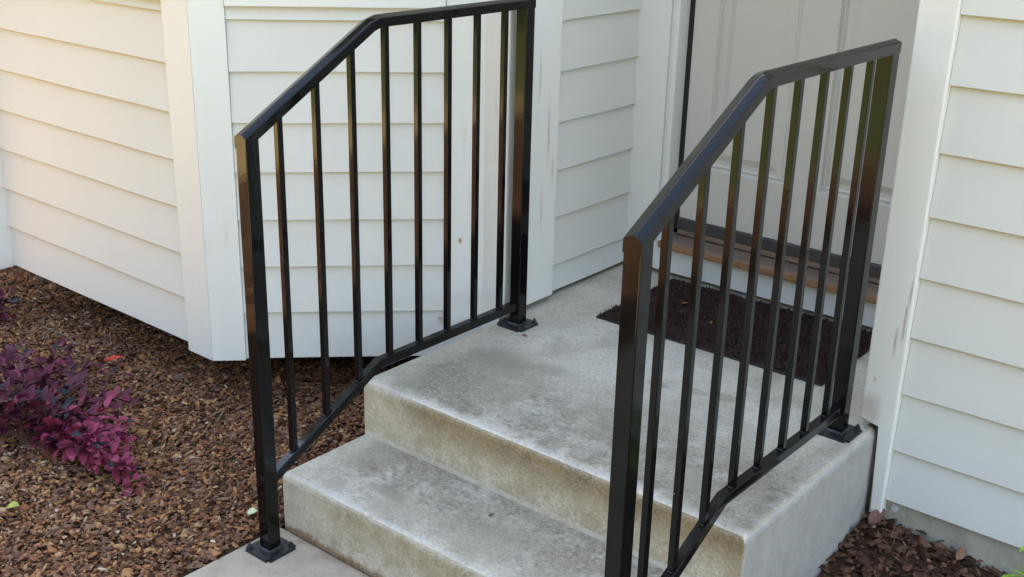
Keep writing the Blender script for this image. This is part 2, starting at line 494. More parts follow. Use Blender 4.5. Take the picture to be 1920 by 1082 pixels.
def wood_mat(name, a, b):
    k = NT(name, 0.55, 0.35)
    g = k.noise(14, 6, 0.65, vec=k.mapped((0.6, 6, 6)))
    k.color(k.mix(k.rng(g, 0.35, 0.68), a, b))
    k.bump(g, 0.2, 0.002)
    return k.m
M_NOSING = wood_mat("stained_wood_nosing", (0.31, 0.165, 0.08), (0.21, 0.11, 0.055))
M_SILL = wood_mat("worn_wood_sill", (0.25, 0.18, 0.13), (0.17, 0.12, 0.085))
M_RUBBER = plain("black_rubber_seal", (0.012, 0.011, 0.011), 0.5, 0.4)
M_SWEEP = plain("grey_door_sweep", (0.045, 0.043, 0.042), 0.45, 0.5)
M_MATBASE = plain("mat_backing", (0.03, 0.026, 0.022), 0.8)
M_BRISTLE = attr_mat("mat_bristles", [(0.0, (0.010, 0.005, 0.004)), (0.5, (0.038, 0.016, 0.011)), (0.85, (0.08, 0.035, 0.024)), (1.0, (0.13, 0.06, 0.042))], 0.7, 0.3)
M_ZINC = plain("zinc_bolt", (0.55, 0.55, 0.54), 0.35, 0.6)
M_ROOF = plain("roof_shingle", (0.09, 0.085, 0.08), 0.9, 0.2, 0.3, 12)
M_CRAWL_SHADE = plain("painted_crawl_shade", (0.05, 0.042, 0.035), 0.95)  # shade below the bay, put into the colour of floor and foundation
M_STAKE = plain("weathered_block", (0.16, 0.13, 0.10), 0.9)

# ------------------------------------------------------------------ ground
def grid_mesh(name, x0, x1, y0, y1, nx, ny, zf):
    xs, ys = np.linspace(x0, x1, nx + 1), np.linspace(y0, y1, ny + 1)
    X, Y = np.meshgrid(xs, ys)
    Z = zf(X, Y)
    v = np.stack([X, Y, Z], -1).reshape(-1, 3)
    i = np.arange(ny)[:, None] * (nx + 1) + np.arange(nx)[None, :]
    f = np.stack([i, i + 1, i + nx + 2, i + nx + 1], -1).reshape(-1, 4)
    me = bpy.data.meshes.new(name)
    me.from_pydata(v.tolist(), [], f.tolist())
    me.polygons.foreach_set("use_smooth", [True] * len(me.polygons))
    return me

def sstep(a, b, x):
    t = np.clip((x - a) / (b - a), 0, 1)
    return t * t * (3 - 2 * t)
_ph = RNG.uniform(0, 6.28, 12)
def lump(x, y):
    return (np.sin(x * 9 + _ph[0]) * np.sin(y * 8 + _ph[1]) * 0.006 + np.sin(x * 23 + y * 11 + _ph[2]) * 0.004
            + np.sin(y * 31 - x * 17 + _ph[3]) * 0.003)
def z_left(x, y):
    return -0.010 + 0.022 * sstep(-0.4, 0.4, y) + 0.012 * sstep(-0.1, -0.7, x) + lump(x, y)
def z_right(x, y):
    return np.maximum(0.022 + 0.196 * np.clip(y - 0.71, 0, 0.4) - 0.1 * np.clip(x - 1.19, 0, 0.8) - 0.03 * sstep(0.6, 0.0, y), -0.035) + lump(x, y) * 0.5

ground = link_mesh("ground", grid_mesh("ground", -150, 150, -150, 150, 60, 60, lambda X, Y: X * 0 - 0.06), M_YARD)
tag(ground, kind="structure")
lawn = link_mesh("lawn", grid_mesh("lawn", -14, 0.6, -12, -3.5, 10, 6, lambda X, Y: X * 0 - 0.045), M_LAWN)
tag(lawn, kind="structure")
low_bounce_lawn = link_mesh("lawn", grid_mesh("lawn", 0.62, 16, -12, -2.6, 10, 6, lambda X, Y: X * 0 - 0.045), M_LAWN)  # unseen grass added on the right to cut the warm ground bounce
tag(low_bounce_lawn, kind="structure")
soilL = link_mesh("mulch_bed_soil", grid_mesh("mulch_bed_soil", -2.95, -0.0125, -3.2, 2.0, 120, 150, lambda X, Y: z_left(X, Y) - 0.006), M_SOIL)
tag(soilL, kind="structure")
soilR = link_mesh("side_bed_soil", grid_mesh("side_bed_soil", 1.1915, 3.4, -1.2, 1.06, 70, 70, lambda X, Y: z_right(X, Y) - 0.006), M_SOIL)
tag(soilR, kind="structure")

bm = bmesh.new()
add_box(bm, -0.012, WID - 0.001, -3.6, -0.003, -0.1, 0.0, 0.008, 2)
tag(obj_bm("walkway", bm, M_WALK, smooth=40), kind="structure")

# trees added across the yard to shut out the low sky, seen only reflected
def sky_block_trees():
    bm = bmesh.new()
    V, F = [], []
    rw_ = np.random.default_rng(4)
    for i in range(46):
        an = math.radians(-108 + 164 * i / 45 + rw_.uniform(-2, 2))
        r = rw_.uniform(14, 19)
        cx, cyy = math.sin(an) * r, -2 - math.cos(an) * r
        h = rw_.uniform(7.0, 9.5)
        add_tube(bm, [(cx, cyy, -0.1), (cx + rw_.uniform(-.2, .2), cyy, h * .45), (cx, cyy, h * .85)], [0.2, 0.14, 0.05], 6)
        n = 420
        d = rw_.normal(0, 1, (n, 3)); d /= np.linalg.norm(d, axis=1)[:, None]
        rad = rw_.uniform(0.35, 1.0, n) ** 0.6
        c = np.stack([cx + d[:, 0] * rad * 2.0, cyy + d[:, 1] * rad * 2.0, h * .55 + d[:, 2] * rad * h * .45], -1)
        for p in c:
            u = rw_.normal(0, 1, 3); u /= np.linalg.norm(u); w = np.cross(u, rw_.normal(0, 1, 3)); w /= np.linalg.norm(w)
            s_ = rw_.uniform(0.25, 0.5)
            V.append([bm.verts.new(p + s_ * (a * u + b * w)) for a, b in ((-1, -.5), (.2, -.7), (1, .3), (-.3, .8))])
    for q in V:
        f = bm.faces.new(q); f.material_index = 1
    me = bpy.data.meshes.new("sky_block_trees"); bm.to_mesh(me); bm.free()
    k = NT("far_foliage", 0.8, 0.2)
    k.color(k.mix(k.noise(0.9, 4), (0.035, 0.042, 0.018), (0.075, 0.08, 0.035)))
    o = link_mesh("sky_block_trees", me, [plain("far_bark", (0.14, 0.10, 0.07)), k.m])
    tag(o, "unseen line of trees added to shut out the low sky", "trees", kind="stuff")
sky_block_trees()

# ---- loose pieces joined into stuff meshes (numpy)
def pieces(name, P, L, Wd, T, tilt, mat, nside=5, tint=None, curl=0.35):
    n = len(P)
    ang = np.linspace(0, 2 * np.pi, nside, endpoint=False)[None, :] + RNG.uniform(-0.35, 0.35, (n, nside))
    rad = RNG.uniform(0.72, 1.12, (n, nside))
    u = np.cos(ang) * rad * L[:, None] / 2
    v = np.sin(ang) * rad * Wd[:, None] / 2
    bend = -curl * (u / L[:, None]) ** 2 * L[:, None] * RNG.uniform(-0.4, 1, (n, 1))
    top = np.stack([u * 0.86, v * 0.86, bend + T[:, None]], -1)
    bot = np.stack([u, v, bend], -1)
    cen = np.stack([RNG.uniform(-.15, .15, n) * L, RNG.uniform(-.15, .15, n) * Wd, T * RNG.uniform(1.0, 1.9, n)], -1)[:, None, :]
    V = np.concatenate([top, bot, cen], 1)
    yaw = RNG.uniform(0, 2 * np.pi, n); ta = RNG.normal(0, tilt, n); tb = RNG.normal(0, tilt, n)
    def rot(axis, a):
        c, s = np.cos(a), np.sin(a); o, z = np.ones(n), np.zeros(n)
        M = {'x': [[o, z, z], [z, c, -s], [z, s, c]], 'y': [[c, z, s], [z, o, z], [-s, z, c]], 'z': [[c, -s, z], [s, c, z], [z, z, o]]}[axis]
        return np.array([[*r] for r in M]).transpose(2, 0, 1)
    Rm = rot('z', yaw) @ rot('x', ta) @ rot('y', tb)
    V = np.einsum('nij,nkj->nki', Rm, V) + P[:, None, :]
    k = 2 * nside + 1
    tri = []
    for i in range(nside):
        j = (i + 1) % nside
        tri += [(2 * nside, i, j), (i, nside + i, nside + j), (i, nside + j, j)]
    tri = np.array(tri)
    F = (np.arange(n)[:, None, None] * k + tri[None]).reshape(-1, 3)
    me = bpy.data.meshes.new(name)
    me.vertices.add(n * k)
    me.vertices.foreach_set("co", V.reshape(-1))
    me.loops.add(F.size)
    me.loops.foreach_set("vertex_index", F.reshape(-1).astype(np.int32))
    me.polygons.add(len(F))
    me.polygons.foreach_set("loop_start", np.arange(0, F.size, 3, dtype=np.int32))
    at = me.attributes.new("tint", 'FLOAT', 'FACE')
    t = RNG.uniform(0, 1, n) if tint is None else tint
    at.data.foreach_set("value", np.repeat(t, len(tri)).astype(np.float32))
    me.update(calc_edges=True)
    me.validate()
    return link_mesh(name, me, mat)

def scatter(n, x0, x1, y0, y1, keep=None):
    x, y = RNG.uniform(x0, x1, n), RNG.uniform(y0, y1, n)
    if keep is not None:
        m = keep(x, y); x, y = x[m], y[m]
    return x, y

def keep_left(x, y):
    on_walk = (x > -0.02) & (y < 0.98)
    far = (x < -2.0) & (y < -0.9)
    return ~on_walk & ~far
x, y = scatter(86000, -2.75, -0.005, -1.15, 0.95, keep_left)
n = len(x)
L = np.clip(RNG.lognormal(math.log(0.0180), 0.40, n), 0.006, 0.05)
Wd = L * RNG.uniform(0.28, 0.72, n)
T = RNG.uniform(0.0008, 0.0028, n)
patch = 0.5 + 0.5 * np.sin(x * 3.1 + _ph[4]) * np.sin(y * 3.7 + _ph[5])
tint = np.clip(RNG.beta(1.9, 1.9, n) * 0.96 + 0.10 * (patch - 0.5) + (RNG.uniform(0, 1, n) > 0.975) * 0.3, 0, 1)
P = np.stack([x, y, z_left(x, y) + RNG.uniform(-0.003, 0.012, n)], -1)
mul = pieces("bark_mulch", P, L, Wd, T, 0.33, M_MULCH, tint=tint)
tag(mul, "brown bark mulch chips covering the bed left of the steps", "mulch", kind="stuff")
# coarser far/front part of the bed (seen in reflections and from the side only)
x, y = scatter(11000, -2.9, -0.03, -3.1, 1.5, lambda x, y: ~((x > -2.75) & (y > -1.15) & (y < 0.95)))
n = len(x); L = RNG.uniform(0.02, 0.05, n)
P = np.stack([x, y, z_left(x, y) + RNG.uniform(-0.002, 0.01, n)], -1)
o = pieces("bark_mulch_far", P, L, L * RNG.uniform(.5, .8, n), RNG.uniform(.003, .007, n), 0.3, M_MULCH, tint=RNG.beta(2.3, 2.2, n))
o.name = "bark_mulch"
tag(o, "coarser bark mulch on the outer part of the bed, away from the bay", "mulch", kind="stuff")
# right hand bed: bigger shredded leaves
x, y = scatter(9500, 1.195, 2.5, -0.2, 1.03)
n = len(x)
L = np.clip(RNG.lognormal(math.log(0.023), 0.38, n), 0.009, 0.06); Wd = L * RNG.uniform(0.45, 0.9, n)
P = np.stack([x, y, z_right(x, y) + RNG.uniform(-0.002, 0.016, n)], -1)
lit = pieces("leaf_litter", P, L, Wd, RNG.uniform(0.0008, 0.003, n), 0.46, M_LITTER, tint=np.clip(RNG.beta(1.9, 2.6, n) + (RNG.uniform(0, 1, n) > .98) * .3, 0, 1), curl=0.8)
tag(lit, "dark brown leaf litter and bark in the bed right of the steps", "leaf litter", kind="stuff")
# straw fibres
x, y = scatter(1500, -2.6, -0.03, -1.1, 0.9, keep_left); x2, y2 = scatter(120, 1.2, 2.0, 0.2, 1.0)
n = len(x)
P = np.stack([x, y, z_left(x, y) + RNG.uniform(0.004, 0.016, n)], -1)
P2 = np.stack([x2, y2, z_right(x2, y2) + RNG.uniform(0.004, 0.016, len(x2))], -1)
P = np.concatenate([P, P2]); n = len(P)
L = RNG.uniform(0.02, 0.075, n)
tag(pieces("straw_fibres", P, L, RNG.uniform(0.0012, 0.0026, n), RNG.uniform(0.0008, 0.0016, n), 0.2, M_STRAW, curl=0.6),
    "thin straw and bark fibres scattered over the mulch", "straw", kind="stuff")

# ------------------------------------------------------------------ house
house = empty("house", (0, 0, 0), "white clapboard house front with an angled bay and a recessed panelled door", "house")

class Wall:
    """frame of a wall face: s runs left to right seen from outside, o outward, z up"""
    def __init__(self, p0, p1):
        self.p0 = Vector((p0[0], p0[1])); d = Vector((p1[0] - p0[0], p1[1] - p0[1]))
        self.len = d.length; self.t = d.normalized(); self.n = Vector((self.t.y, -self.t.x))
    def w(self, s, o, z):
        q = self.p0 + self.t * s + self.n * o
        return (q.x, q.y, z)

def siding_board(wall, s0, s1, z0, z1, o_butt, lap=0.024, seg=7):
    bm = bmesh.new()
    prof = []
    sl = 0.0145 / max(z1 - z0, 0.05)
    ob, ot = o_butt, o_butt - sl * (z1 + lap - z0)
    rings = []
    ph = random.uniform(0, 6.28); amp = random.uniform(0.0003, 0.0009); off = random.uniform(-0.0004, 0.0006)
    nseg = max(1, int(seg * (s1 - s0)))
    for i in range(nseg + 1):
        s = s0 + (s1 - s0) * i / nseg
        dz = amp * math.sin(ph + s * 5.1) + amp * 0.6 * math.sin(ph * 2 + s * 13)
        do = off + 0.0006 * math.sin(ph * 3 + s * 7)
        rings.append([bm.verts.new(wall.w(s, o, z)) for o, z in
                      ((ob - 0.0105 + do, z0 + dz), (ob - 0.0012 + do, z0 + dz), (ob + do, z0 + 0.0014 + dz), (ot + do, z1 + lap), (ot - 0.0045 + do, z1 + lap))])
    m = 5
    for i in range(nseg):
        for k in range(m):
            bm.faces.new((rings[i][k], rings[i + 1][k], rings[i + 1][(k + 1) % m], rings[i][(k + 1) % m]))
    bm.faces.new(rings[0]); bm.faces.new(rings[-1][::-1])
    return bm

def wall_part(wall, s0, s1, zs, o_butt, label, z_sheath0=None, back=0.05, top_clip=None):
    """sheathing slab (part) that carries its clapboards (sub-parts)"""
    bm = bmesh.new()
    o1 = o_butt - 0.0235
    zb = zs[0] + 0.03 if z_sheath0 is None else z_sheath0
    q = [wall.w(s0, o1, 0)[:2], wall.w(s1, o1, 0)[:2], wall.w(s1, o1 - back, 0)[:2], wall.w(s0, o1 - back, 0)[:2]]
    add_poly_prism(bm, q, zb, zs[-1])
    w = obj_bm("wall", bm, M_SIDING, house)
    w["label"] = label
    for a, b in zip(zs[:-1], zs[1:]):
        obj_bm("siding_board", siding_board(wall, s0, s1, a, b, o_butt, 0.024 if b < zs[-1] else 0.0), M_SIDING, w, smooth=20)
    return w

def trim_board(wall, s0, s1, z0, z1, o0=-0.02, o1=0.0, name="corner_board", bevel=0.003, mat=None, label=None, mit0=0.0, mit1=0.0):
    bm = bmesh.new()
    q = [wall.w(s0 + mit0, o0, 0)[:2], wall.w(s1 - mit1, o0, 0)[:2], wall.w(s1, o1, 0)[:2], wall.w(s0, o1, 0)[:2]]
    add_poly_prism(bm, q, z0, z1)
    if bevel:
        bmesh.ops.bevel(bm, geom=list(bm.edges), offset=bevel, segments=2, profile=0.5, affect='EDGES')
    o = obj_bm(name, bm, mat or M_TRIM, house, smooth=45)
    if label: o["label"] = label
    return o

TOP = 2.72
P1 = (-0.677, 0.291); P2 = (-0.079, 0.889); YF = 0.889; P3 = (0.012, YF)
w_front = Wall((-1.905, P1[1]), P1)          # bay front, faces the yard
w_ang = Wall(P1, P2)                         # 45 degree side of the bay
w_strip = Wall(P2, P3)                       # narrow return facing the yard
w_side = Wall(P3, (0.012, 1.606))            # left side of the door alcove
w_right = Wall((1.147, 0.965), (4.6, 0.965)) # wall right of the steps

def extend(zs, step, top=TOP):
    zs = list(zs)
    while zs[-1] + step < top - 0.05: zs.append(zs[-1] + step)
    zs.append(top)
    return zs
OB = -0.005
Lf = w_front.len; La = w_ang.len
zsA = [0.187, 0.341, 0.493, 0.642, 0.791, 0.940, 1.0905, 1.239, 1.30]
zsF = [0.209, 0.360, 0.507, 0.657, 0.805, 0.952, 1.0985, 1.248, 1.30]
wall_part(w_front, -0.002, Lf - 0.128, zsF, OB, "front face of the bay, warm in the light from the yard")
wall_part(w_ang, 0.104, La - 0.117, zsA, OB, "angled right face of the bay, behind the left handrail")
# aprons below the bay windows, then plain siding above them
trim_board(w_front, -0.002, Lf - 0.1285, 1.2785, 1.50, -0.019, 0.012, "apron_board", 0.003)
trim_board(w_ang, 0.1045, La - 0.1175, 1.2765, 1.50, -0.019, 0.012, "apron_board", 0.003)
wall_part(w_front, -0.002, Lf - 0.128, extend([1.505], 0.149), OB, "upper front face of the bay")
wall_part(w_ang, 0.104, La - 0.117, extend([1.505], 0.149), OB, "upper angled face of the bay")
# corner boards of the bay
tn = math.tan(math.radians(22.5))
trim_board(w_front, Lf - 0.127, Lf, 0.182, TOP, -0.024, 0.0, label="corner board on the front of the bay", mit1=0.024 * tn)
trim_board(w_ang, 0.0, 0.103, 0.182, TOP, -0.024, -0.0005, label="corner board on the angled face of the bay", mit0=0.024 * tn)
trim_board(w_ang, La - 0.116, La + 0.012, 0.184, TOP, -0.024, 0.0, label="corner board where the angled face ends beside the steps")
# narrow return, notched over the landing
bm = bmesh.new()
pr = [(0.0, 0.184), (P3[0] - P2[0] - 0.012 - 0.010, 0.184), (P3[0] - P2[0] - 0.012 - 0.010, 0.342), (P3[0] - P2[0], 0.342), (P3[0] - P2[0], TOP), (0.0, TOP)]
fr = [bm.verts.new(w_strip.w(s, 0.0, z)) for s, z in pr]; bk = [bm.verts.new(w_strip.w(s, -0.024, z)) for s, z in pr]
bm.faces.new(fr); bm.faces.new(bk[::-1])
for i in range(6): bm.faces.new((fr[i], fr[(i + 1) % 6], bk[(i + 1) % 6], bk[i]))
bmesh.ops.bevel(bm, geom=list(bm.edges), offset=0.002, segments=1, affect='EDGES')
o = obj_bm("corner_board", bm, M_TRIM, house, smooth=45); o["label"] = "narrow warm-lit return board left of the alcove"
trim_board(w_side, 0.0245, 0.249, 0.350, TOP, -0.026, 0.0, bevel=0.006, label="wide scuffed board at the mouth of the door alcove")
zsS = [0.345, 0.434, 0.598, 0.7546, 0.910, 1.069, 1.2253]
OS = -0.030
wall_part(w_side, 0.240, w_side.len - 0.001, extend(zsS, 0.156), OS, "left side wall of the door alcove", z_sheath0=0.34)
# left return of the bay: a boxed corner that stands proud
bm = bmesh.new(); add_box(bm, -2.06, -1.907, 0.236, 0.40, 0.197, TOP, 0.003, 2)
o = obj_bm("corner_board", bm, M_TRIM, house, smooth=45); o["label"] = "boxed corner at the far left end of the bay"
# right wall
zsR = [0.1434, 0.2875, 0.447, 0.5999, 0.7568, 0.9105, 1.0663, 1.2258, 1.3832]
wall_part(w_right, 0.0935, w_right.len, extend(zsR, 0.157), -0.012, "front wall right of the steps")
bm = bmesh.new()
pr = [(0.0, 0.352), (0.0585, 0.352), (0.0585, 0.096), (0.0925, 0.096), (0.0925, TOP), (0.0, TOP)]
fr = [bm.verts.new(w_right.w(s, 0.0, z)) for s, z in pr]; bk = [bm.verts.new(w_right.w(s, -0.034, z)) for s, z in pr]
bm.faces.new(fr); bm.faces.new(bk[::-1])
for i in range(6): bm.faces.new((fr[i], fr[(i + 1) % 6], bk[(i + 1) % 6], bk[i]))
bmesh.ops.bevel(bm, geom=list(bm.edges), offset=0.006, segments=3, profile=0.6, affect='EDGES')
o = obj_bm("corner_board", bm, M_TRIM, house, smooth=45); o["label"] = "corner board right of the steps, notched round the landing"
# alcove right wall (faces away from the camera)
box_obj("wall", (1.1675, 1.26, 1.0005, 1.70, 0.345, TOP), M_SIDING, house)["label"] = "right side wall of the door alcove"
# foundation below the right wall, with an anchor bolt and a form joint
fd = box_obj("foundation", (1.2275, 1.292, 0.9985, 1.12, -0.1, 0.153), M_FOUND, house, 0.002, 1)
fd["label"] = "short end piece of foundation carrying a bolt"
fd2 = box_obj("foundation", (1.2935, 4.6, 1.0005, 1.12, -0.1, 0.152), M_FOUND, house)
bm = bmesh.new()
add_cyl(bm, (0, 0, 0), 0.0105, 0.003, 16)
add_cyl(bm, (0, 0, 0.003), 0.0065, 0.007, 6)
add_cyl(bm, (0, 0, 0.010), 0.0035, 0.004, 10)
bmesh.ops.rotate(bm, verts=bm.verts, cent=(0, 0, 0), matrix=Matrix.Rotation(math.radians(90), 3, 'X'))
bmesh.ops.translate(bm, verts=bm.verts, vec=(1.262, 0.9985, 0.118))
obj_bm("anchor_bolt", bm, M_ZINC, fd, smooth=35)
# under-floor of the bay, shade painted into its colour, and the pier
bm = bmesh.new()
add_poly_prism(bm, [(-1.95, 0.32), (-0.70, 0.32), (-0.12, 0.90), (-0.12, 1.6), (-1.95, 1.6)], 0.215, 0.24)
obj_bm("bay_floor", bm, M_CRAWL_SHADE, house)
box_obj("foundation", (-2.78, -0.06, 0.95, 1.08, -0.1, 0.214), M_CRAWL_SHADE, house)["label"] = "foundation set back below the bay, coloured dark for the shade there"
box_obj("pier", (-2.15, -2.09, 0.50, 0.56, -0.05, 0.075), M_STAKE, house, 0.006, 1)
# walls that close the mass left of the bay
w_far = Wall((-2.9, 0.60), (-2.05, 0.60))
wall_part(w_far, 0, w_far.len, extend([0.209, 0.360, 0.507, 0.657, 0.805, 0.952, 1.0985, 1.248], 0.149), 0.0, "front wall far left of the bay")

# door wall
YD = 1.672
o = box_obj("wall", (-0.06, 1.26, YD + 0.055, YD + 0.10, 0.30, TOP), M_SIDING, house); o["label"] = "wall behind the door frame"
fr_ = box_obj("door_frame", (-0.075, 0.097, 1.606, 1.63, 0.345, 2.62), M_TRIM, house, 0.003, 2)
fr_["label"] = "casing and jambs round the front door"
def sub(name, b, mat, parent, bevel=0.0, seg=1, label=None):
    o = box_obj(name, b, mat, parent, bevel, seg)
    if label: o["label"] = label
    return o
sub("moulding", (0.0975, 0.1105, 1.614, 1.64, 0.345, 2.60), M_TRIM, fr_, 0.003, 2)
sub("jamb", (0.111, 0.1295, 1.607, YD + 0.05, 0.345, 2.62), M_TRIM, fr_, 0.002, 1)
sub("jamb", (1.0755, 1.094, 1.607, YD + 0.05, 0.345, 2.62), M_TRIM, fr_, 0.002, 1)
sub("casing", (1.0945, 1.166, 1.606, 1.63, 0.345, 2.62), M_TRIM, fr_, 0.003, 1)
sub("head_casing", (0.0985, 1.0935, 1.6065, YD + 0.05, 2.605, 2.70), M_TRIM, fr_, 0.003, 1)
sub("weatherstrip", (0.1297, 0.1462, YD - 0.004, YD + 0.03, 0.470, 2.60), M_RUBBER, fr_)
sub("weatherstrip", (1.0578, 1.0753, YD - 0.004, YD + 0.03, 0.470, 2.60), M_RUBBER, fr_)
# door leaf with raised panels: stiles and rails are butted round sunk panels
door = box_obj("door", (0.147, 1.057, YD + 0.016, YD + 0.045, 0.527, 2.598), M_DOOR, house)
door["label"] = "pale greige panelled front door"
PX = [(0.238, 0.527), (0.650, 0.940)]
PZ = [(0.715, 1.385), (1.50, 2.16), (2.27, 2.47)]
xs = [0.147, PX[0][0], PX[0][1], PX[1][0], PX[1][1], 1.057]
for a, b in ((xs[0], xs[1]), (xs[2], xs[3]), (xs[4], xs[5])):
    sub("stile", (a, b, YD, YD + 0.0158, 0.527, 2.598), M_DOOR, door)
zr = [(0.527, PZ[0][0]), (PZ[0][1], PZ[1][0]), (PZ[1][1], PZ[2][0]), (PZ[2][1], 2.598)]
for a, b in zr:
    for px in PX:
        sub("rail", (px[0], px[1], YD, YD + 0.0158, a, b), M_DOOR, door)
def door_panel(x0, x1, z0, z1):
    bm = bmesh.new()
    levels = [(0.0, YD), (0.006, YD + 0.010), (0.014, YD + 0.006), (0.020, YD + 0.0125), (0.034, YD + 0.0125), (0.058, YD + 0.003)]
    rings = []
    for ins, yy in levels:
        rings.append([bm.verts.new(p) for p in ((x0 + ins, yy, z0 + ins), (x1 - ins, yy, z0 + ins), (x1 - ins, yy, z1 - ins), (x0 + ins, yy, z1 - ins))])
    for a, b in zip(rings[:-1], rings[1:]):
        for i in range(4): bm.faces.new((a[i], a[(i + 1) % 4], b[(i + 1) % 4], b[i]))
    bm.faces.new(rings[-1])
    return bm
for z0, z1 in PZ:
    for x0, x1 in PX:
        obj_bm("door_panel", door_panel(x0, x1, z0, z1), M_DOOR, door)
sub("door_sweep", (0.147, 1.057, YD - 0.012, YD + 0.02, 0.488, 0.5265), M_SWEEP, door, 0.003, 1)
# threshold: white riser, wood nosing, sill, upper strip
th = box_obj("threshold", (0.130, 1.075, 1.577, 1.695, 0.437, 0.4605), M_SILL, house, 0.004, 2)
th["label"] = "worn wooden threshold under the door"
sub("nosing", (0.130, 1.075, 1.5665, 1.5768, 0.4365, 0.4610), M_NOSING, th, 0.004, 3)
sub("sill_strip", (0.130, 1.075, 1.668, 1.694, 0.4645, 0.4865), M_SILL, th, 0.002, 1)
sub("riser", (0.098, 1.094, 1.600, 1.625, 0.345, 0.4365), M_TRIM, th, 0.001, 1)
sub("gap_strip", (0.130, 1.075, 1.672, 1.70, 0.4606, 0.4644), M_RUBBER, th)

# unseen roof and soffit: eave lines set for wall shade and sky light
EZ = 2.74
def roof_slab(x0, x1, ye):
    bm = bmesh.new()
    prof = [(ye, EZ), (ye, EZ + 0.14), (4.6, EZ + 2.1), (9.2, EZ + 0.1), (9.2, EZ)]
    a = [bm.verts.new((x0, y, z)) for y, z in prof]; b = [bm.verts.new((x1, y, z)) for y, z in prof]
    bm.faces.new(a); bm.faces.new(b[::-1])
    for i in range(5): bm.faces.new((a[i], a[(i + 1) % 5], b[(i + 1) % 5], b[i]))
    obj_bm("roof", bm, M_ROOF, house)
    box_obj("soffit", (x0 + 0.02, x1 - 0.02, ye + 0.012, 2.0, EZ - 0.018, EZ - 0.002), M_SOFFIT, house)
roof_slab(-3.1, -0.05, 0.22)
roof_slab(-0.048, 5.2, 1.55)
bm = bmesh.new()
add_box(bm, -2.9, -2.8, 0.66, 9.0, -0.05, TOP); add_box(bm, 4.5, 4.6, 1.14, 9.0, 0.0, TOP); add_box(bm, -2.79, 4.49, 8.9, 9.0, 0.0, TOP)
o = obj_bm("wall", bm, M_SIDING, house); o["label"] = "side and rear walls of the house"

# ------------------------------------------------------------------ concrete steps
steps = empty("concrete_steps", (0, 0, 0), "weathered concrete steps and landing with tan-stained risers below the front door", "steps")
def rounded_step(poly, z0, z1, nose_test, rn=0.02, rs=0.007):
    bm = bmesh.new()
    add_poly_prism(bm, poly, z0, z1)
    bm.normal_update()
    e1 = [e for e in bm.edges if nose_test(*[v.co for v in e.verts])]
    bmesh.ops.bevel(bm, geom=e1, offset=rn, segments=5, profile=0.5, affect='EDGES')
    e2 = [e for e in bm.edges if len(e.link_faces) == 2 and e.calc_face_angle(0) > 0.9]
    bmesh.ops.bevel(bm, geom=e2, offset=rs, segments=3, profile=0.5, affect='EDGES')
    return bm
def nose_of(yn, zt):
    return lambda a, b: abs(a.y - yn) < 1e-4 and abs(b.y - yn) < 1e-4 and abs(a.z - zt) < 1e-4 and abs(b.z - zt) < 1e-4
bm = rounded_step([(0.001, 0), (WID - 0.001, 0), (WID - 0.001, D1 + 0.012), (0.001, D1 + 0.012)], -0.08, H1, nose_of(0, H1))
obj_bm("step", bm, M_CONC, steps, smooth=30)["label"] = "lower step"
LP = [(0, D1), (WID, D1), (WID, 0.992), (1.163, 0.992), (1.163, 1.64), (-0.052, 1.64), (-0.052, 0.921), (0, 0.921)]
bm = rounded_step(LP, -0.08, H2, lambda a, b: nose_of(D1, H2)(a, b) or (abs(a.x - WID) < 1e-4 and abs(b.x - WID) < 1e-4 and abs(a.z - H2) < 1e-4 and abs(b.z - H2) < 1e-4))
obj_bm("landing", bm, M_CONC, steps, smooth=30)["label"] = "upper landing that runs into the door alcove"

# ------------------------------------------------------------------ handrails
PW = 0.0381 / 2
Y1, Y2 = -0.0914, 0.9006
XL, XR = 0.0577, 1.1192
YB, ZTF, ST = 0.303, 1.308, 0.56          # bend, top rail centre, slope
ZBF, SB = 0.3965, 0.515

def sweep(path, prof, ends_vertical=True):
    """profile (x, h) swept along a path in the y-z plane with mitred bends and plumb end cuts"""
    bm = bmesh.new()
    rings = []
    for i, (y, z) in enumerate(path):
        def dirn(a, b):
            d = Vector((b[0] - a[0], b[1] - a[1])); return d.normalized()
        if i == 0: d = dirn(path[0], path[1]); n = Vector((0, 1 / d.x))
        elif i == len(path) - 1: d = dirn(path[-2], path[-1]); n = Vector((0, 1 / d.x))
        else:
            d0, d1 = dirn(path[i - 1], path[i]), dirn(path[i], path[i + 1])
            b = (d0 + d1).normalized(); n = Vector((-b.y, b.x)) / max(0.2, b.dot(d0))
        rings.append([bm.verts.new((x, y + n.x * h, z + n.y * h)) for x, h in prof])
    m = len(prof)
    for i in range(len(rings) - 1):
        for k in range(m):
            bm.faces.new((rings[i][k], rings[i][(k + 1) % m], rings[i + 1][(k + 1) % m], rings[i + 1][k]))
    bm.faces.new(rings[0]); bm.faces.new(rings[-1][::-1])
    return bm

def ztop(y): return ZTF if y > YB else ZTF - ST * (YB - y)
def zbot(y): return ZBF if y > YB else ZBF - SB * (YB - y)

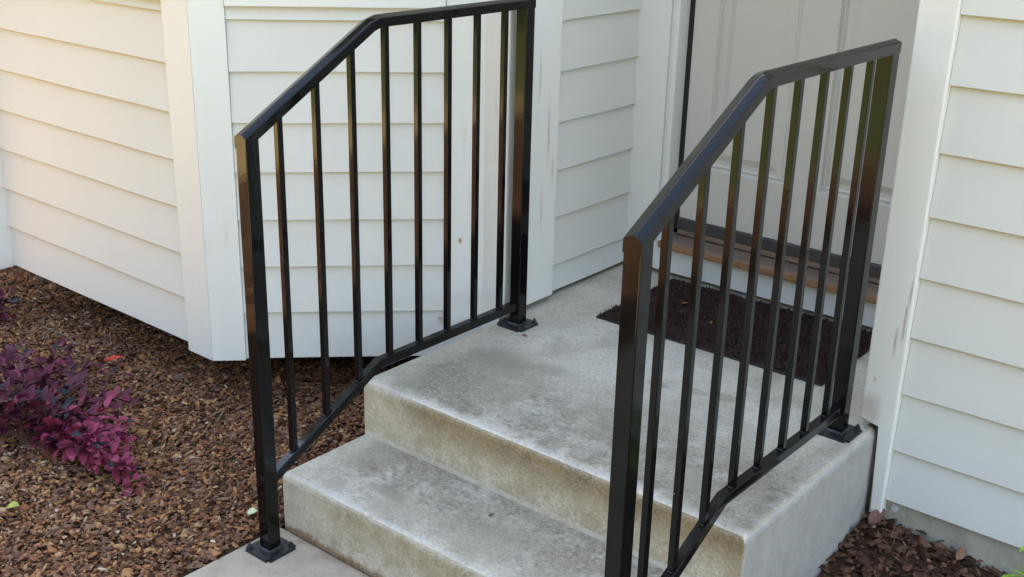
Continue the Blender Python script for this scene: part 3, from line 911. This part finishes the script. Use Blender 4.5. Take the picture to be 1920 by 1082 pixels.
rail = empty("handrail", (XL, 0, 0), "black metal handrail on the left of the steps, beside the shrub bed", "handrail", "handrails of the steps")
HT = 0.0150
def mk_post(y, z0, ztopf, ztopb):
    bm = bmesh.new()
    v = []
    for (sx, sy, zt) in ((-1, -1, ztopf), (1, -1, ztopf), (1, 1, ztopb), (-1, 1, ztopb)):
        v.append((bm.verts.new((sx * PW, y + sy * PW, z0)), bm.verts.new((sx * PW, y + sy * PW, zt))))
    bm.faces.new([q[0] for q in v][::-1]); bm.faces.new([q[1] for q in v])
    for i in range(4):
        bm.faces.new((v[i][0], v[(i + 1) % 4][0], v[(i + 1) % 4][1], v[i][1]))
    es = [e for e in bm.edges if abs(e.verts[0].co.z - e.verts[1].co.z) > 0.3]
    bmesh.ops.bevel(bm, geom=es, offset=0.0028, segments=3, profile=0.5, affect='EDGES')
    return bm
secT = math.sqrt(1 + ST * ST)
under = lambda y: ztop(y) - (HT * secT if y < YB else HT) + 0.0006
post1 = obj_bm("post", mk_post(Y1, 0.0062, under(Y1 - PW), under(Y1 + PW)), M_BLACK, rail, smooth=35)
post2 = obj_bm("post", mk_post(Y2, H2 + 0.0062, under(Y2), under(Y2)), M_BLACK, rail, smooth=35)
# top rail: moulded cap section
rw = 0.0198
prof_t = [(-rw, -HT), (rw, -HT), (rw, HT - 0.0085), (rw - 0.0012, HT - 0.0068), (0.0050, HT - 0.0004), (0.0022, HT), (-0.0010, HT - 0.0004), (-rw + 0.0014, HT - 0.0062), (-rw, HT - 0.0080)]
path = [(Y1 - PW - 0.0012, ztop(Y1 - PW - 0.0012)), (YB - 0.014, ztop(YB - 0.014)), (YB + 0.012, ZTF), (Y2 + PW + 0.0012, ZTF)]
obj_bm("top_rail", sweep(path, prof_t), M_BLACK, rail, smooth=30)
hb = 0.0127
prof_b = [(-hb, -hb + .002), (-hb + .002, -hb), (hb - .002, -hb), (hb, -hb + .002), (hb, hb - .002), (hb - .002, hb), (-hb + .002, hb), (-hb, hb - .002)]
pathb = [(Y1 + PW - 0.001, zbot(Y1 + PW)), (YB, ZBF), (Y2 - PW + 0.001, ZBF)]
brail = obj_bm("bottom_rail", sweep(pathb, prof_b), M_BLACK, rail, smooth=30)
PK = 0.0159 / 2
def mk_picket(y):
    bm = bmesh.new()
    sb = SB if y < YB else 0; stt = ST if y < YB - 0.01 else 0
    v = []
    for sx, sy in ((-1, -1), (1, -1), (1, 1), (-1, 1)):
        yy = y + sy * PK
        zb = zbot(y) + sb * sy * PK + hb * math.sqrt(1 + sb * sb) - 0.001
        zt = ztop(y) + stt * sy * PK - HT * math.sqrt(1 + stt * stt) + 0.0008
        v.append((bm.verts.new((sx * PK, yy, zb)), bm.verts.new((sx * PK, yy, zt))))
    bm.faces.new([q[0] for q in v][::-1]); bm.faces.new([q[1] for q in v])
    for i in range(4): bm.faces.new((v[i][0], v[(i + 1) % 4][0], v[(i + 1) % 4][1], v[i][1]))
    es = [e for e in bm.edges if abs(e.verts[0].co.z - e.verts[1].co.z) > 0.3]
    bmesh.ops.bevel(bm, geom=es, offset=0.0015, segments=2, profile=0.5, affect='EDGES')
    return bm
weld_me = None
for k in range(8):
    y = -0.001 + 0.1157 * k
    p = obj_bm("picket", mk_picket(y), M_BLACK, rail, smooth=35)
    # weld beads at the foot and head of each picket
    for sgn in (-1, 1):
        if weld_me is None:
            bm = bmesh.new()
            bmesh.ops.create_icosphere(bm, subdivisions=2, radius=1.0)
            for v_ in bm.verts:
                v_.co = Vector((v_.co.x * 0.0075, v_.co.y * 0.0042, v_.co.z * 0.0038)) * (1 + 0.12 * math.sin(v_.co.x * 9 + v_.co.y * 5))
            weld_me = bpy.data.meshes.new("weld_bead"); bm.to_mesh(weld_me); bm.free()
            weld_me.materials.append(M_BLACK)
            weld_me.polygons.foreach_set("use_smooth", [True] * len(weld_me.polygons))
        yy = y + sgn * (PK + 0.0012)
        o = bpy.data.objects.new("weld_bead", weld_me); COL.objects.link(o); o.parent = brail
        o.location = (0, yy, zbot(yy) + hb * (math.sqrt(1 + SB * SB) if yy < YB else 1) + 0.0008)
        o.rotation_euler = (math.atan(SB) if yy < YB else 0, 0, 0)
# base plates with bolts
plate_me = None
for (yy, zz) in ((Y1, 0.0), (Y2, H2)):
    bm = bmesh.new()
    add_box(bm, -0.0495, 0.0495, yy - 0.0495, yy + 0.0495, zz + 0.0002, zz + 0.0062)
    es = [e for e in bm.edges if abs(e.verts[0].co.z - e.verts[1].co.z) > 0.003]
    bmesh.ops.bevel(bm, geom=es, offset=0.009, segments=4, affect='EDGES')
    es = [e for e in bm.edges if e.verts[0].co.z > zz + 0.006 and e.verts[1].co.z > zz + 0.006 and e.calc_face_angle(0) > 0.8]
    bmesh.ops.bevel(bm, geom=es, offset=0.0012, segments=2, affect='EDGES')
    bp = obj_bm("base_plate", bm, M_PLATE, rail, smooth=35)
    # fillet weld round the post foot
    bm = bmesh.new()
    add_box(bm, -PW - 0.0055, PW + 0.0055, yy - PW - 0.0055, yy + PW + 0.0055, zz + 0.006, zz + 0.012)
    for v_ in bm.verts:
        if v_.co.z > zz + 0.010:
            v_.co.x *= (PW + 0.0008) / (PW + 0.0055); v_.co.y = yy + (v_.co.y - yy) * (PW + 0.0008) / (PW + 0.0055)
    bmesh.ops.bevel(bm, geom=list(bm.edges), offset=0.001, segments=1, affect='EDGES')
    obj_bm("weld", bm, M_PLATE, bp, smooth=35)
    for sx, sy in ((-1, -1), (1, -1), (1, 1), (-1, 1)):
        bm = bmesh.new()
        c = (sx * 0.037, yy + sy * 0.037, zz + 0.0062)
        add_cyl(bm, c, 0.0085, 0.0014, 14)
        add_cyl(bm, (c[0], c[1], c[2] + 0.0014), 0.0072, 0.0068, 6, 0.0068)
        add_cyl(bm, (c[0], c[1], c[2] + 0.0082), 0.0038, 0.0058, 10, 0.0030)
        obj_bm("bolt", bm, M_PLATE, bp, smooth=35)
rail2 = copy_tree(rail)
rail2.location = (XR, 0, 0)
rail2["label"] = "black metal handrail on the right of the steps, in front of the door"

# ------------------------------------------------------------------ doormat
mx0, my0, mw, md = 0.203, 1.112, 0.765, 0.468
mat_o = empty("doormat", (mx0, my0, H2), "dark maroon bristle doormat lying on the landing before the door", "doormat")
mat_o.rotation_euler = (0, 0, math.radians(0.9))
bm = bmesh.new(); add_box(bm, 0, mw, 0, md, 0.0005, 0.006, 0.002, 1)
obj_bm("backing", bm, M_MATBASE, mat_o)
n = 17000
bx, by = RNG.uniform(0.003, mw - 0.003, n), RNG.uniform(0.003, md - 0.003, n)
hgt = RNG.uniform(0.004, 0.0145, n) * (0.85 + 0.2 * np.sin(bx * 40) * np.sin(by * 47))
lean = RNG.normal(0, 0.0042, (n, 2)); a = RNG.uniform(0, 6.28, n); r = 0.0030
V = np.zeros((n, 4, 3))
for i in range(3):
    V[:, i, 0] = bx + r * np.cos(a + i * 2.094); V[:, i, 1] = by + r * np.sin(a + i * 2.094); V[:, i, 2] = 0.0055
V[:, 3, 0] = bx + lean[:, 0]; V[:, 3, 1] = by + lean[:, 1]; V[:, 3, 2] = 0.0055 + hgt
F = (np.arange(n)[:, None, None] * 4 + np.array([(0, 1, 3), (1, 2, 3), (2, 0, 3)])[None]).reshape(-1, 3)
me = bpy.data.meshes.new("bristles")
me.from_pydata(V.reshape(-1, 3).tolist(), [], F.tolist())
at = me.attributes.new("tint", 'FLOAT', 'FACE')
at.data.foreach_set("value", np.repeat(RNG.beta(2, 2, n), 3).astype(np.float32))
br = link_mesh("bristles", me, M_BRISTLE, mat_o); br["kind"] = "stuff"

# ------------------------------------------------------------------ leaves and plants
def leaf_mesh(name, mat, L=1.0, Wd=0.55, fold=0.18, droop=0.18, tip=1.0, seg=6):
    """a blade with a folded midrib, lying along +x, unit sized"""
    bm = bmesh.new()
    rows = []
    for i in range(seg + 1):
        t = i / seg
        w = Wd / 2 * (math.sin(math.pi * min(1, t ** 0.8)) ** 0.8 if 0 < t < 1 else 0)
        w *= (1 - 0.25 * (t > 0.6) * (t - 0.6) / 0.4 * tip)
        z = -droop * t * t
        rows.append((t, w, z))
    left, mid, right = [], [], []
    for t, w, z in rows:
        mid.append(bm.verts.new((t * L, 0, z)))
        if w > 0:
            left.append(bm.verts.new((t * L, w, z + fold * w * 2))); right.append(bm.verts.new((t * L, -w, z + fold * w * 2)))
        else: left.append(None); right.append(None)
    for S, flip in ((left, 1), (right, 0)):
        for i in range(seg):
            q = [mid[i], mid[i + 1], S[i + 1], S[i]]
            q = [v for v in q if v is not None]
            if len(q) >= 3: bm.faces.new(q if flip else q[::-1])
    me = bpy.data.meshes.new(name)
    bm.to_mesh(me); bm.free()
    me.polygons.foreach_set("use_smooth", [True] * len(me.polygons))
    me.materials.append(mat)
    return me
LEAF = {k: [leaf_mesh("leaf", m, Wd=w, fold=f, droop=d) for w, f, d in ((0.62, 0.16, 0.15), (0.56, 0.24, 0.3), (0.68, 0.1, 0.08))]
        for k, m in (("p", M_PURPLE), ("m", M_MAGENTA), ("d", M_DARKLEAF))}

def leaf_matrix(p, d, size, roll):
    d = Vector(d).normalized()
    q = d.to_track_quat('X', 'Z').to_matrix().to_4x4()
    return Matrix.Translation(p) @ q @ Matrix.Rotation(roll, 4, 'X') @ Matrix.Diagonal((size, size, size, 1))

def build_shrub(base, tips, label, seed, max_parts=300, leaf_gap=0.016, cat="shrub"):
    rnd = random.Random(seed)
    root = empty("shrub", base, label, cat, "purple shrubs in the mulch bed")
    B = Vector(base)
    leaves = []
    for tip, young, dens in tips:
        T = Vector(tip) - B
        mid = T * 0.5 + Vector((rnd.uniform(-.03, .03), rnd.uniform(-.03, .03), 0.05 + 0.15 * T.length))
        pts = []
        for i in range(11):
            t = i / 10
            pts.append((Vector((0, 0, 0)) * (1 - t) ** 2 + mid * 2 * t * (1 - t) + T * t * t) + Vector((rnd.uniform(-.004, .004), rnd.uniform(-.004, .004), rnd.uniform(-.003, .003))))
        bm = bmesh.new()
        add_tube(bm, pts, [0.0032 - 0.0022 * i / 10 for i in range(11)], 5)
        obj_bm("branch", bm, M_STEM, root, smooth=60)
        # leaves along the outer two thirds, on short side twigs too
        ln = sum((pts[i + 1] - pts[i]).length for i in range(10))
        cnt = int(ln / leaf_gap * dens)
        for j in range(cnt):
            t = 0.22 + 0.78 * (j + rnd.random()) / cnt
            i = min(9, int(t * 10)); f = t * 10 - i
            p = pts[i].lerp(pts[i + 1], f)
            ax = (pts[i + 1] - pts[i]).normalized()
            sd = Vector((rnd.uniform(-1, 1), rnd.uniform(-1, 1), rnd.uniform(-0.35, 0.75)))
            reach = rnd.uniform(0, 0.045) * (1.15 - 0.5 * t)
            p = p + sd.normalized() * reach
            p.z = max(p.z, 0.012 - 0.0)
            d = ax * rnd.uniform(0.1, 0.9) + sd.normalized()
            size = rnd.uniform(0.027, 0.045) * (0.85 if t > 0.8 else 1.05)
            u = rnd.random()
            if young > 0 and u < young * (0.35 + 0.65 * t): kind = "m"
            elif u > 0.86 + 0.1 * young: kind = "d"
            else: kind = "p"
            leaves.append((p, d, size, rnd.uniform(-0.8, 0.8), kind, rnd.randrange(3)))
    order = sorted(range(len(leaves)), key=lambda i: -(leaves[i][2] + leaves[i][0].z * 0.15))
    parts = set(order[:max_parts])
    rest = bmesh.new()
    rmats = {"p": 0, "m": 1, "d": 2}
    for i, (p, d, s, roll, kind, var) in enumerate(leaves):
        M = leaf_matrix(p, d, s, roll)
        me = LEAF[kind][var]
        if i in parts:
            o = bpy.data.objects.new("leaf", me)
            COL.objects.link(o); o.parent = root; o.matrix_local = M
        else:
            n0 = len(rest.faces)
            tmp = me.copy(); tmp.transform(M)
            rest.from_mesh(tmp)
            bpy.data.meshes.remove(tmp)
            rest.faces.ensure_lookup_table()
            for f in rest.faces[n0:]: f.material_index = rmats[kind]
    if len(rest.faces):
        me = bpy.data.meshes.new("foliage"); rest.to_mesh(me)
        me.polygons.foreach_set("use_smooth", [True] * len(me.polygons))
        o = link_mesh("foliage", me, [M_PURPLE, M_MAGENTA, M_DARKLEAF], root); o["kind"] = "stuff"
    rest.free()
    return root

tips = [((-0.43, -0.155, 0.025), 1.0, 3.6), ((-0.47, -0.165, 0.06), 1.0, 3.2), ((-0.55, -0.10, 0.095), 0.85, 3.0), ((-0.62, -0.04, 0.11), 0.7, 2.6),
        ((-0.52, -0.20, 0.07), 0.95, 2.8), ((-0.57, -0.16, 0.10), 0.9, 2.8), ((-0.72, 0.02, 0.12), 0.25, 2.0), ((-0.80, 0.06, 0.10), 0.08, 0.9), ((-0.95, 0.12, 0.11), 0.05, 1.1),
        ((-1.10, 0.17, 0.10), 0.04, 1.2), ((-1.20, 0.08, 0.12), 0.04, 1.3), ((-1.25, -0.10, 0.15), 0.08, 2.6), ((-1.05, -0.15, 0.17), 0.14, 2.6),
        ((-0.98, -0.30, 0.20), 0.2, 3.0), ((-0.88, -0.28, 0.19), 0.15, 2.8), ((-1.10, -0.28, 0.20), 0.1, 2.6), ((-0.85, -0.16, 0.16), 0.12, 2.2), ((-1.2, -0.35, 0.15), 0.1, 2.4), ((-0.86, -0.34, 0.17), 0.12, 2.2),
        ((-1.35, 0.02, 0.11), 0.05, 2.0), ((-1.02, -0.40, 0.18), 0.1, 2.6), ((-1.15, -0.42, 0.17), 0.08, 2.4), ((-0.75, -0.15, 0.14), 0.3, 2.4), ((-1.30, 0.16, 0.09), 0.03, 1.2), ((-1.10, -0.02, 0.14), 0.06, 1.5)]
build_shrub((-0.90, -0.22, 0.0), tips, "low purple and magenta shrub spreading over the mulch in the foreground bed", 5)
tips2 = [(x_ + 0.16, y_ + 0.03, z_) for x_, y_, z_ in ((-1.93, 0.18, 0.08), (-2.0, 0.12, 0.10), (-2.05, 0.22, 0.09), (-1.98, 0.05, 0.08), (-2.12, 0.1, 0.12), (-2.15, 0.0, 0.1))]
build_shrub((-1.90, 0.16, 0.0), [(t_, 0.05, 2.2) for t_ in tips2], "small dark purple shrub below the far left corner of the bay", 9, 120)

# bright green plant at the right edge
GL = [leaf_mesh("leaf", M_GREEN, Wd=w, fold=0.2, droop=d) for w, d in ((0.26, 0.1), (0.30, 0.3), (0.22, -0.08))]
gp = empty("plant", (1.685, 0.735, -0.03), "bright green leafy plant in front of the foundation on the right", "plant")
rnd = random.Random(3)
for tip in ((-0.055, 0.075, 0.30), (-0.03, 0.02, 0.25), (-0.085, 0.03, 0.205), (0.03, 0.05, 0.27), (0.05, -0.03, 0.22), (-0.035, -0.04, 0.19), (-0.10, -0.01, 0.17)):
    T = Vector(tip)
    pts = [T * t + Vector((0, 0, 0.03 * math.sin(math.pi * t))) for t in (0, .25, .5, .75, 1)]
    bm = bmesh.new(); add_tube(bm, pts, [0.0028, .0025, .0022, .0018, .0012], 5)
    obj_bm("stem", bm, M_GSTEM, gp, smooth=60)
    for j in range(9):
        t = 0.4 + 0.6 * j / 8
        p = T * t + Vector((0, 0, 0.03 * math.sin(math.pi * t)))
        an = j * 2.4 + rnd.uniform(-.4, .4)
        d = Vector((math.cos(an), math.sin(an), rnd.uniform(0.25, 0.9)))
        o = bpy.data.objects.new("leaf", rnd.choice(GL)); COL.objects.link(o); o.parent = gp
        o.matrix_local = leaf_matrix(p, d, rnd.uniform(0.035, 0.062), rnd.uniform(-.4, .4))

# fallen leaves, each a thing of its own
def fallen(loc, size, yaw, col, label, wd=0.5, tilt=0.15, fold=0.25, group=None):
    m = plain("fallen_leaf_" + str(len(bpy.data.materials)), col, 0.6, 0.3, 0.35, 120)
    me = leaf_mesh("fallen_leaf", m, Wd=wd, fold=fold, droop=-0.12)
    o = bpy.data.objects.new("fallen_leaf", me); COL.objects.link(o)
    o.location = loc; o.rotation_euler = (tilt, -tilt, yaw); o.scale = (size, size, size)
    return tag(o, label, "leaf", group)
def zl(x, y): return float(z_left(np.array(x), np.array(y)))
def zrr(x, y): return float(z_right(np.array(x), np.array(y)))
fallen((-1.19, 0.215, zl(-1.2, .2) + .035), 0.075, 0.6, (0.62, 0.045, 0.02), "bright red fallen leaf on the mulch behind the purple shrub", 0.36)
fallen((-1.155, 0.25, zl(-1.2, .2) + .018), 0.03, 0.75, (0.45, 0.04, 0.02), "small red leaf tip beside the bright red fallen leaf", 0.3)
fallen((-0.615, -0.445, zl(-.6, -.44) + .016), 0.042, 0.5, (0.42, 0.42, 0.08), "yellow-green fallen leaf in front of the purple shrub", 0.75)
fallen((-0.094, -0.047, zl(-.09, -.03) + .017), 0.030, 0.8, (0.62, 0.66, 0.36), "pale yellow leaf on the mulch beside the left rail post", 0.9)
fallen((-0.22, 0.10, zl(-.2, .1) + .016), 0.028, 2.0, (0.55, 0.50, 0.42), "pale grey leaf on the mulch beside the lower step", 0.7)
fallen((1.222, 0.935, zrr(1.22, .93) + .02), 0.058, 1.15, (0.20, 0.09, 0.06), "large brown leaf leaning against the landing in the right bed", 0.55, 0.5)
fallen((1.44, 0.80, zrr(1.44, .8) + .018), 0.045, 0.3, (0.22, 0.30, 0.10), "green leaf lying on the litter in the right bed", 0.4)
fallen((1.445, 0.965, zrr(1.44, .96) + .015), 0.04, 1.5, (0.24, 0.13, 0.07), "tan leaf standing against the foundation in the right bed", 0.7, 0.9)
fallen((0.36, 1.37, H2 + .017), 0.020, 0.4, (0.26, 0.11, 0.03), "orange leaf scrap near the left end of the doormat", 0.5)
fallen((0.52, 1.28, H2 + .017), 0.018, 1.9, (0.25, 0.11, 0.03), "orange leaf scrap in the middle of the doormat", 0.5)
fallen((0.545, 0.20, H1 + .002), 0.014, 0.9, (0.12, 0.06, 0.04), "tiny brown leaf curl on the lower step", 0.6)
fallen((0.118, 0.848, H2 + .001), 0.032, -0.3, (0.32, 0.15, 0.07), "brown leaf scrap under the upper left base plate", 0.35, 0.05)

def twig(pts, rad, label, col=(0.30, 0.24, 0.19)):
    bm = bmesh.new(); add_tube(bm, pts, rad, 5)
    tag(obj_bm("twig", bm, plain("twig_bark_" + str(len(bpy.data.materials)), col), smooth=60), label, "twig")
def on_mulch(pts, lift=0.016): return [(x, y, zl(x, y) + lift) for x, y in pts]
twig(on_mulch([(-1.66, 0.25), (-1.58, 0.24), (-1.50, 0.26), (-1.42, 0.25)], 0.02), 0.0014, "pale forked twig on the mulch below the bay", (0.27, 0.22, 0.18))
twig(on_mulch([(-1.58, 0.27), (-1.54, 0.21), (-1.49, 0.16)], 0.022), 0.0012, "short pale twig crossing the longer one below the bay", (0.27, 0.22, 0.18))
twig(on_mulch([(-0.50, 0.33), (-0.42, 0.30), (-0.33, 0.31), (-0.24, 0.29)], 0.02), 0.0018, "thin brown twig on the mulch behind the left handrail", (0.22, 0.14, 0.09))
twig(on_mulch([(-0.62, 0.28), (-0.58, 0.22), (-0.54, 0.19)], 0.02), 0.0022, "short tan twig on the mulch in front of the bay corner", (0.30, 0.20, 0.12))
